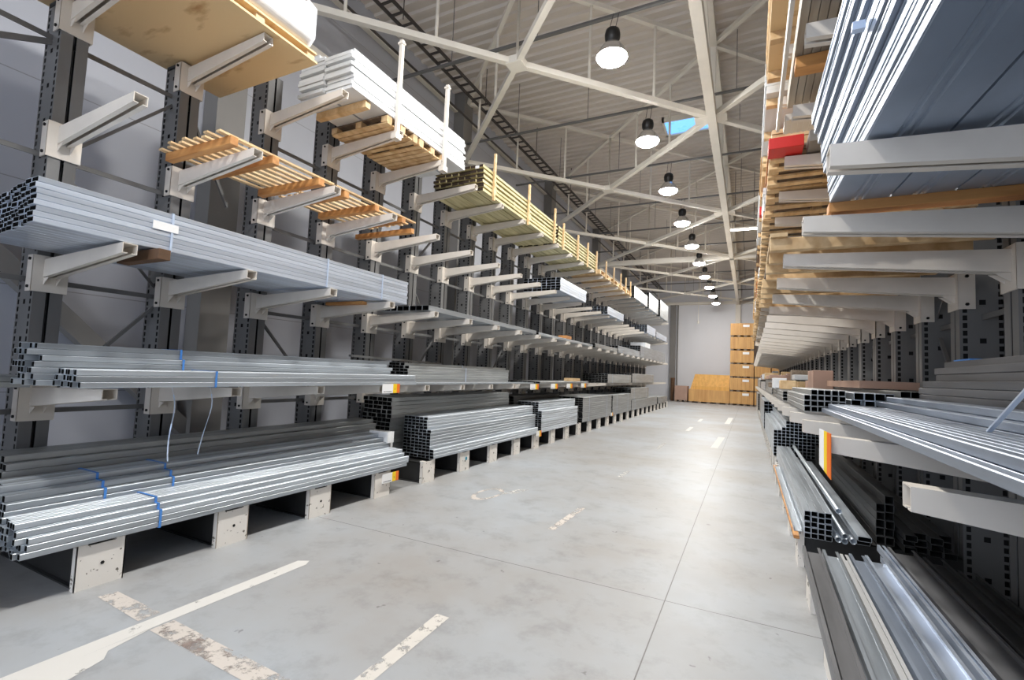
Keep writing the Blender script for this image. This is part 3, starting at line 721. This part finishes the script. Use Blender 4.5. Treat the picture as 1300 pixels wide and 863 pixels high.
# bottom level: loose channels on the near feet
chs = [(.385, .115, 4.46, -.020, steelm, 'darker grey channel at the aisle edge'), (.513, .10, 4.44, -.016, galv, 'pale grey channel second from the aisle edge'),
       (.622, .05, 4.43, -.012, beige, 'beige narrow channel third from the aisle edge'), (.682, .095, 4.45, -.008, sheetb, 'blue-grey channel fourth from the aisle edge'),
       (.785, .115, 4.48, .0, galvb, 'wide bright channel fifth from the aisle edge'), (.93, .05, 4.85, .004, galvb, 'narrow bright channel lying across the dark gap'),
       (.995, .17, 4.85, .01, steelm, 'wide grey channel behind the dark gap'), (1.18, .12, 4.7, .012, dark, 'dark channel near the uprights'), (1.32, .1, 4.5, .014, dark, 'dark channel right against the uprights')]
for i, (x, w, yf, rz, mt, lb) in enumerate(chs):
    m = MB(); L = 6.0; h = .045; tt = .003; zz = .371+R(0, .012)
    m.extr([(0, 0), (w, 0), (w, h), (w-.018, h), (w-.018, h-tt), (w-tt, h-tt), (w-tt, tt), (tt, tt), (tt, h-tt), (.018, h-tt), (.018, h), (0, h)], -L, 0, True, True)
    o = m.build('steel_channel', mt, None, (x, yf, zz)); o.rotation_euler = (0, 0, rz)
    tag(o, 'long '+lb+' on the lower right feet', 'steel channel', 'loose channels on the near feet')
    m = MB(); m.extr([(0, 0), (w*.94, 0), (w*.94, h), (w*.94-tt, h), (w*.94-tt, tt), (tt, tt), (tt, h), (0, h)], -L, 0, True, True)
    o = m.build('steel_channel', mt, None, (x+.004, yf-.05-R(0, .05), .318)); o.rotation_euler = (0, 0, rz)
    tag(o, 'steel channel lying directly under the '+lb, 'steel channel', 'loose channels on the near feet')
# tube bundle 5.1..
rbundle('bright loose tube pile with black ends facing out, just beyond the loose channels', .45, .66, 5.08, 9.9, .323, .56, 4, 5, galv, jit=.02, steps=[0, 0, 0, 0, 0])
for i, (x, z) in enumerate(((.70, .36), (.745, .40), (.75, .345), (.80, .37), (.70, .60))):
    m = MB(); r = .024; n = 12
    k = len(m.v)
    for rr, y in ((r, 0), (r, 4.6), (r-.003, 4.6), (r-.003, 0)):
        for q in range(n): m.v.append((rr*math.cos(2*math.pi*q/n), y, rr*math.sin(2*math.pi*q/n)))
    for a in range(4):
        c2 = (a+1) % 4
        for q in range(n):
            u = (q+1) % n; m.f.append((k+a*n+q, k+a*n+u, k+c2*n+u, k+c2*n+q)); m.m.append(0)
    o = m.build('round_pipe', galv, None, (x, 5.05+R(-.05, .05), z), True)
    tag(o, 'bright round pipe lying between the tube pile and the wide flat tubes', 'pipe', 'round pipes by the tube pile')
rbundle('pair of wide flat tubes beside the round pipes', .84, .94, 5.1, 9.4, .323, .41, 1, 2, galv, jit=.04)
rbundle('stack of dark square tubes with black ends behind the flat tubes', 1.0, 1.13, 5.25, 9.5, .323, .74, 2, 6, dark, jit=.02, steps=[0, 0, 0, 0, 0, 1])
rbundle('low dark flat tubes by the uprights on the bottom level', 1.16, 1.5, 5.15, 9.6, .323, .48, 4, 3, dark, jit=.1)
o = MB(); o.box((0, 0, 0), (.045, 4.0, .03)); o = o.build('timber_lath', woodx, None, (.365, 5.0, .32)); tag(bevel(o, .004), 'orange timber lath with a knot along the aisle edge of the feet', 'timber')
m = MB(); m.cyl((.362, 5.2, .337), (.366, 5.2, .337), .012, 10); m.build('knot', brownw, o, (-.365, -5.0, -.32))
rbundle('single bright channel lying on the aisle edge beside the tube pile', .375, .44, 5.15, 8.8, .352, .385, 1, 1, galv, kind='channel', part='channel')
rbundle('big black-ended tube block on the bottom level beyond the tube pile', .42, 1.35, 10.3, 15.8, .323, .98, 14, 11, galv, parts=False, steps=[0]*8+[2, 3, 3])
rbundle('low tube layer below the label arm on the bottom level', .95, 1.5, 9.8, 14.0, .323, .9, 6, 8, galvd, parts=False) if False else None
RF = [
 (.40, 1.3, 16.0, 20.5, .323, 1.12, 8, 8, galv, 'second tube block on the bottom level, farther along'),
 (.46, 1.3, 20.7, 26.0, .323, 1.18, 8, 7, galvd, 'third tube block on the bottom level'),
 (.40, 1.3, 26.2, 32.0, .323, 1.1, 8, 7, galvd, 'last tube block on the bottom level'),
 (.45, 1.0, 8.2, 11.5, 1.42, 1.56, 6, 3, galvd, 'thin tube pack on the second level behind the square tubes'),
 (.45, 1.2, 12.0, 16.5, 1.42, 1.75, 7, 5, galvd, 'mid-distance tube pack on the second level'),
 (.45, 1.2, 17.0, 23.0, 1.42, 1.7, 7, 5, galv, 'farther tube pack on the second level'),
 (.45, 1.2, 24.0, 32.0, 1.42, 1.85, 7, 6, galvd, 'farthest tube pack on the second level'),
]
for (x0, x1, y0, y1, z0, z1, nc, nr, mt, lb) in RF: rbundle(lb, x0, x1, y0, y1, z0, z1, nc, nr, mt, parts=False, jit=.05)
# label plate on the second visible second-level arm tip
t = thing('price_label', 'tall price label hanging skewed from the end of the second lower right arm', 'label', (.392, 3.50, 1.41), (0, 0, 0), 'white yellow and orange price labels')
def slab(u0, u1, name, mt):
    A, B = (0, 0), (.034, -.19)
    def pt(u, bottom): return Vector((B[0]*u, B[1]*u, -(.215+.055*u) if bottom else -.01*u))
    m = MB(); n = Vector((-.004, -.0015, 0)); m.hexa([pt(u0, 1), pt(u1, 1), pt(u1, 1)+n, pt(u0, 1)+n], [pt(u0, 0), pt(u1, 0), pt(u1, 0)+n, pt(u0, 0)+n]); m.build(name, mt, t)
slab(0, .42, 'white_field', paper); slab(.42, .68, 'yellow_field', yellow); slab(.68, 1, 'orange_field', orange)
# cluttered small packs far on the second level
for i in range(28):
    y = 8.7+(i//2)*1.15+(i % 2)*.1; x = .34+R(0, .12)+(i % 2)*.48; z = (1.58 if y < 11.2 else 1.76 if y < 22 else 1.87)
    mt = (wood, card, white, pinkb, woodo)[i % 5]; nm = ('wood', 'brown cardboard', 'white paper', 'pinkish', 'weathered wood')[i % 5]
    m = MB(); h = R(.06, .2); m.box((x, y, z), (x+R(.2, .4), y+R(.4, .8), z+h*(1.6 if i % 2 else 1)))
    tag(bevel(m.build('offcut_pack', mt), .01), 'small '+nm+' pack in the far clutter on the second level', 'pack', 'clutter packs on the second level')
# third level right beyond the panels
skid('pale slatted timber skid on the third level just past the blue panels', .14, 1.5, 4.22, 5.3, 2.725, (4.32, 4.78, 5.2), 7, bh=.1, st=.03, slw=.12, sm=wood, bm=wood)
skid('second pale slatted timber skid on the third level', .14, 1.5, 5.45, 6.5, 2.725, (5.55, 6.0, 6.4), 7, bh=.1, st=.03, slw=.12, sm=woodo, bm=wood)
skid('third pale slatted timber skid on the third level', .14, 1.5, 6.65, 7.7, 2.725, (6.75, 7.2, 7.6), 7, bh=.1, st=.03, slw=.12, sm=wood, bm=wood)
rbundle('long pack of pale boards on the third level skids', .5, 1.4, 4.3, 6.4, 2.86, 2.99, 5, 3, wood, kind='plank', part='board', name='board_pack', cat='board pack')
for i in range(2, 5):
    y0 = 8.0+i*4.9
    rbundle(('', '', 'nearest', 'middle', 'farthest')[i]+' of three thin pale packs on the far part of the third level', .30+.01*i, 1.4, y0, y0+4.6, 2.72, 2.83+.03*(i % 3), 7, 2, (white, galv, galvd, white, wood)[i], parts=False)
# fourth level right
ZR = 3.955
t = rbundle('grey plank pack on the fourth level above the blue panels', .27, 1.45, 2.0, 4.60, ZR+.09, ZR+.22, 22, 2, greyw, kind='plank', part='plank', name='plank_pack', cat='plank pack')
m = MB(); m.box((.20, 1.0, ZR+.01), (.225, 4.85, ZR+.10)); tag(m.build('edge_rail', cream), 'long white rail along the aisle edge of the fourth level', 'rail')
m = MB(); m.box((.28, 3.86, ZR-.0), (1.45, 3.98, ZR+.088)); tag(bevel(m.build('timber_batten', woodx), .004), 'orange batten hanging below the grey planks on the fourth level', 'timber')
t = thing('ribbed_panel', 'pale ribbed panel edge on the fourth level beyond the grey planks', 'panel', (.26, 4.64, ZR))
m = MB(); m.box((0, 0, .008), (1.1, .26, .06))
for i in range(24): m.box((.01+i*.045, -.002, 0), (.035+i*.045, .258, .008))
m.build('ribbed_sheet', cream, t)
GL = [(5.44, 6.25), (6.3, 7.4), (7.5, 8.6), (8.7, 9.8), (9.9, 11.0), (11.1, 12.3), (12.4, 13.6), (13.7, 15.0), (15.2, 16.6), (16.8, 18.4), (18.6, 20.4), (20.6, 22.8), (23.0, 26), (26.3, 30)]
ordn = ['first', 'second', 'third', 'fourth', 'fifth', 'sixth', 'seventh', 'eighth', 'ninth', 'tenth', 'eleventh', 'twelfth', 'thirteenth', 'fourteenth']
for i, (a, b2) in enumerate(GL):
    x0 = .17+R(-.02, .03)
    pallet(ordn[i]+' pallet along the fourth level over the right arms', x0, 1.4, a, b2, ZR, .14, woodo, wood, 7, bottom=1)
    m = MB(); h = (.22, .5, .38, .6, .34, .5, .3, .45, .5, .3, .5, .4, .3, .4)[i]
    mt = (wood, woodx, white, ply, woodo, wood, white, ply, woodx, wood, white, woodo, ply, wood)[i]
    n = int(h/.05)
    for q in range(n):
        xx = R(-.012, .02); m.box((x0+.01+xx, a+.03+R(0, .03), ZR+.141+q*.05), (1.35, b2-.03-R(0, .03), ZR+.141+q*.05+.044))
    tag(m.build('board_stack', mt), 'stack of '+{'pale sawn timber': 'pale', 'orange sawn timber': 'orange', 'white coated board': 'white', 'plywood': 'plywood', 'weathered grey timber': 'grey weathered'}[mt.name]+' boards on the '+ordn[i]+' fourth-level pallet', 'board stack')
m = MB(); m.box((.22, 4.86, ZR-.26), (.50, 4.96, ZR-.13)); 
m = MB(); m.box((.15, 5.18, ZR+.002), (.45, 5.42, ZR+.115)); tag(bevel(m.build('carton', redm), .006), 'bright red carton at the aisle edge of the fourth level', 'carton')
m = MB(); m.box((.49, 5.12, ZR+.002), (.95, 5.42, ZR+.12)); tag(m.build('carton', pilm), 'grey carton beside the red one on the fourth level', 'carton')
m = MB(); m.box((.14, 9.6, ZR+.35+.4), (.4, 9.8, ZR+.9)); tag(m.build('carton', redm), 'small dull red carton far along on top of the fourth-level boards', 'carton')
# fifth level right
ZF = 5.125
for i, (a, b2, h, mt, lb) in enumerate(((4.3, 6.2, .45, ply, 'near plywood stack on the fifth level, cut by the top edge'), (6.4, 8.5, .5, white, 'white board stack on the fifth level'), (8.7, 11, .4, wood, 'pale board stack on the fifth level'),
        (11.2, 14, .5, white, 'second white board stack on the fifth level'), (14.2, 17.5, .45, woodo, 'weathered board stack on the fifth level'), (18, 23, .4, wood, 'far pale board stack on the fifth level'), (23.5, 30, .4, ply, 'farthest plywood stack on the fifth level'))):
    m = MB()
    for q in range(int(h/.05)): xx = R(-.02, .02); m.box((.16+xx, a+R(-.03, .03), ZF+.09+q*.05), (1.4, b2, ZF+.09+q*.05+.045))
    o = m.build('board_stack', mt); tag(o, lb, 'board stack')
    yy = a+.15; 
    for yy in (a+.15, (a+b2)/2, b2-.25):
        m = MB(); m.box((.16, yy-0, ZF), (1.45, yy+.09, ZF+.089)); tag(m.build('timber_batten', wood), 'pale batten under a fifth-level board stack', 'timber', 'battens under the fifth level stacks')

# ------------------------------------------------------------------ far end crates
def make_crate(label, x0, x1, y0, y1, z, h, lab=True, mt=crate):
    t = thing('wooden_crate', label, 'crate', ((x0+x1)/2, (y0+y1)/2, z), group='tan crates stacked at the far wall'); w = (x1-x0)/2; d = (y1-y0)/2
    m = MB(); m.box((-w, -d, .1), (w, d, h)); bevel(m.build('crate_body', mt, t), .015, 1)
    for i in range(4):
        xx = -w+.02+i*(2*w-.24)/3; m = MB(); m.box((xx, -d, 0), (xx+.2, d, .1)); m.build('skid_block', woodo, t)
    m = MB()
    for i in range(1, 6): m.box((-w+i*w/3-.006, -d-.004, .1), (-w+i*w/3+.006, -d, h-.01))
    m.build('board_seam', woodx, t)
    if lab: m = MB(); m.box((.05, -d-.012, h-.26), (.45, -d-.006, h-.1)); m.build('paper_label', paper, t)
    return t
H = .945; pos = ['bottom', 'second', 'third', 'fourth', 'fifth', 'topmost']
for i in range(6): make_crate(pos[i]+' tan crate in the tallest stack at the far wall', -1.2, .28, 36.6, 38.4, i*H, H-.005, i != 4)
for i in range(3):
    make_crate(pos[i]+' tan crate in the shorter stack beside the tallest one', .33, 1.3, 36.6, 38.4, i*H, H-.005, False)
    make_crate(pos[i]+' tan crate in the outermost short stack, half hidden by the right rack', 1.36, 2.3, 36.6, 38.4, i*H, H-.005, False)
m = MB()
t = thing('wooden_crate', 'low open yellow crate with its slanted back board before the far wall', 'crate', (-2.55, 37.3, 0))
m = MB(); m.box((-1.33, -.7, .1), (1.33, .9, .95)); m.build('crate_body', crate, t)
m = MB(); m.hexa([(-1.3, .1, .95), (1.3, .1, .95), (1.3, .2, .95), (-1.3, .2, .95)], [(-1.05, .75, 2.05), (1.3, .75, 2.05), (1.3, .85, 2.05), (-1.05, .85, 2.05)]); m.build('back_board', craty, t)
m = MB(); m.box((-1.05, -.6, .95), (1.3, -.35, 1.2)); m.build('front_ledge', craty, t)
for i in range(5): m = MB(); m.box((-1.3+i*.6, -.7, 0), (-1.1+i*.6, .9, .1)); m.build('skid_block', woodo, t)
t = thing('cardboard_box', 'pinkish brown box on a pallet left of the open yellow crate', 'box', (-4.42, 37.2, 0))
m = MB(); m.box((-.44, -.5, .12), (.44, .5, 1.15)); bevel(m.build('box_body', card, t), .02)
for i in range(3): m = MB(); m.box((-.42+i*.34, -.5, 0), (-.26+i*.34, .5, .12)); m.build('pallet_block', woodo, t)
m = MB(); m.cyl((-5.15, 37.6, 0), (-5.1, 37.5, 1.7), .12, 8, .16); tag(m.build('cable_reel_bag', brownw), 'dark upright bundle leaning at the far corner beside the pinkish box', 'bundle')

# ------------------------------------------------------------------ floor markings
def decal(pts, mt, z=.0015):
    m = MB(); m.quad(*[(x, y, z) for x, y in pts]); o = m.build('floor_marking', mt); o['kind'] = 'structure'; return o
decal([(-3.42, .2), (-3.30, .2), (-3.29, 2.95), (-3.33, 3.02), (-3.41, 2.97)], paint1)
decal([(-3.31, .3), (-3.05, .4), (-3.12, .9), (-3.08, 1.2), (-3.17, 1.5), (-3.24, 1.55), (-3.29, 1.8)], paint1, .0018)
decal([(-4.02, 1.83), (-3.45, 1.80), (-3.45, 1.93), (-4.0, 1.94)], paint2)
decal([(-3.28, 1.78), (-1.6, 1.74), (-1.6, 1.87), (-3.28, 1.92)], paint2)
decal([(-3.28, 1.79), (-2.3, 1.76), (-2.3, 1.86), (-3.28, 1.90)], stain, .001)
decal([(-1.86, 1.6), (-1.77, 1.6), (-1.80, 2.85), (-1.90, 2.85)], paint4)
decal([(-1.93, 4.95), (-1.85, 4.95), (-1.83, 5.95), (-1.91, 5.95)], paint2)
decal([(-1.95, 8.1), (-1.87, 8.1), (-1.87, 8.7), (-1.95, 8.7)], paint3)
decal([(-1.98, 11.8), (-1.88, 11.8), (-1.88, 13.0), (-1.98, 13.0)], paint3)
for y in (16.6, 20.6): decal([(-1.84, y), (-1.72, y), (-1.72, y+1.4), (-1.84, y+1.4)], paint1)
decal([(-.84, 13.0), (-.68, 13.0), (-.62, 15.6), (-.80, 15.6)], paint1)
decal([(-.84, 20.5), (-.66, 20.5), (-.62, 24.0), (-.82, 24.0)], paint1)
decal([(-3.4, 30), (-1.5, 30), (-1.5, 30.5), (-3.4, 30.5)], paint3)
m = MB()
n = 26
for i in range(n):      # scuffed oval
    a, b2 = 2*math.pi*i/n, 2*math.pi*(i+1)/n
    m.quad(*[(-3.17+r*math.cos(q)*.17, 5.85+r*math.sin(q)*.36, .0015) for r, q in ((1, a), (1, b2), (.72, b2), (.72, a))])
m.build('floor_marking', paint2)['kind'] = 'structure'
decal([(-3.05, 5.9), (-2.85, 6.1), (-2.8, 6.4), (-2.95, 6.3)], paint3)

# ------------------------------------------------------------------ camera
Rm = [[0.895896, 0.442173, 0.043063], [0.009857, 0.077123, -0.996973], [-0.444155, 0.893608, 0.064736]]
cam = bpy.data.cameras.new('camera'); co = bpy.data.objects.new('camera', cam); C.objects.link(co)
M = Matrix(((Rm[0][0], -Rm[1][0], -Rm[2][0], 0), (Rm[0][1], -Rm[1][1], -Rm[2][1], 0), (Rm[0][2], -Rm[1][2], -Rm[2][2], 1.68), (0, 0, 0, 1)))
co.matrix_world = M
cam.sensor_width = 36; cam.lens = 608.306/1300*36; cam.clip_start = .02; cam.clip_end = 200
sc.camera = co
w = bpy.data.worlds.new('world'); sc.world = w; w.use_nodes = True; w.node_tree.nodes['Background'].inputs[0].default_value = (.78, .86, 1, 1); w.node_tree.nodes['Background'].inputs[1].default_value = 1.3
sc.view_settings.view_transform = 'Standard'; sc.view_settings.look = 'None'; sc.view_settings.gamma = 1; sc.view_settings.use_curve_mapping = False
sc.view_settings.exposure = 1.42
sc.cycles.use_denoising = True; sc.cycles.max_bounces = 8; sc.cycles.diffuse_bounces = 6; sc.cycles.caustics_reflective = True; sc.cycles.sample_clamp_indirect = 6
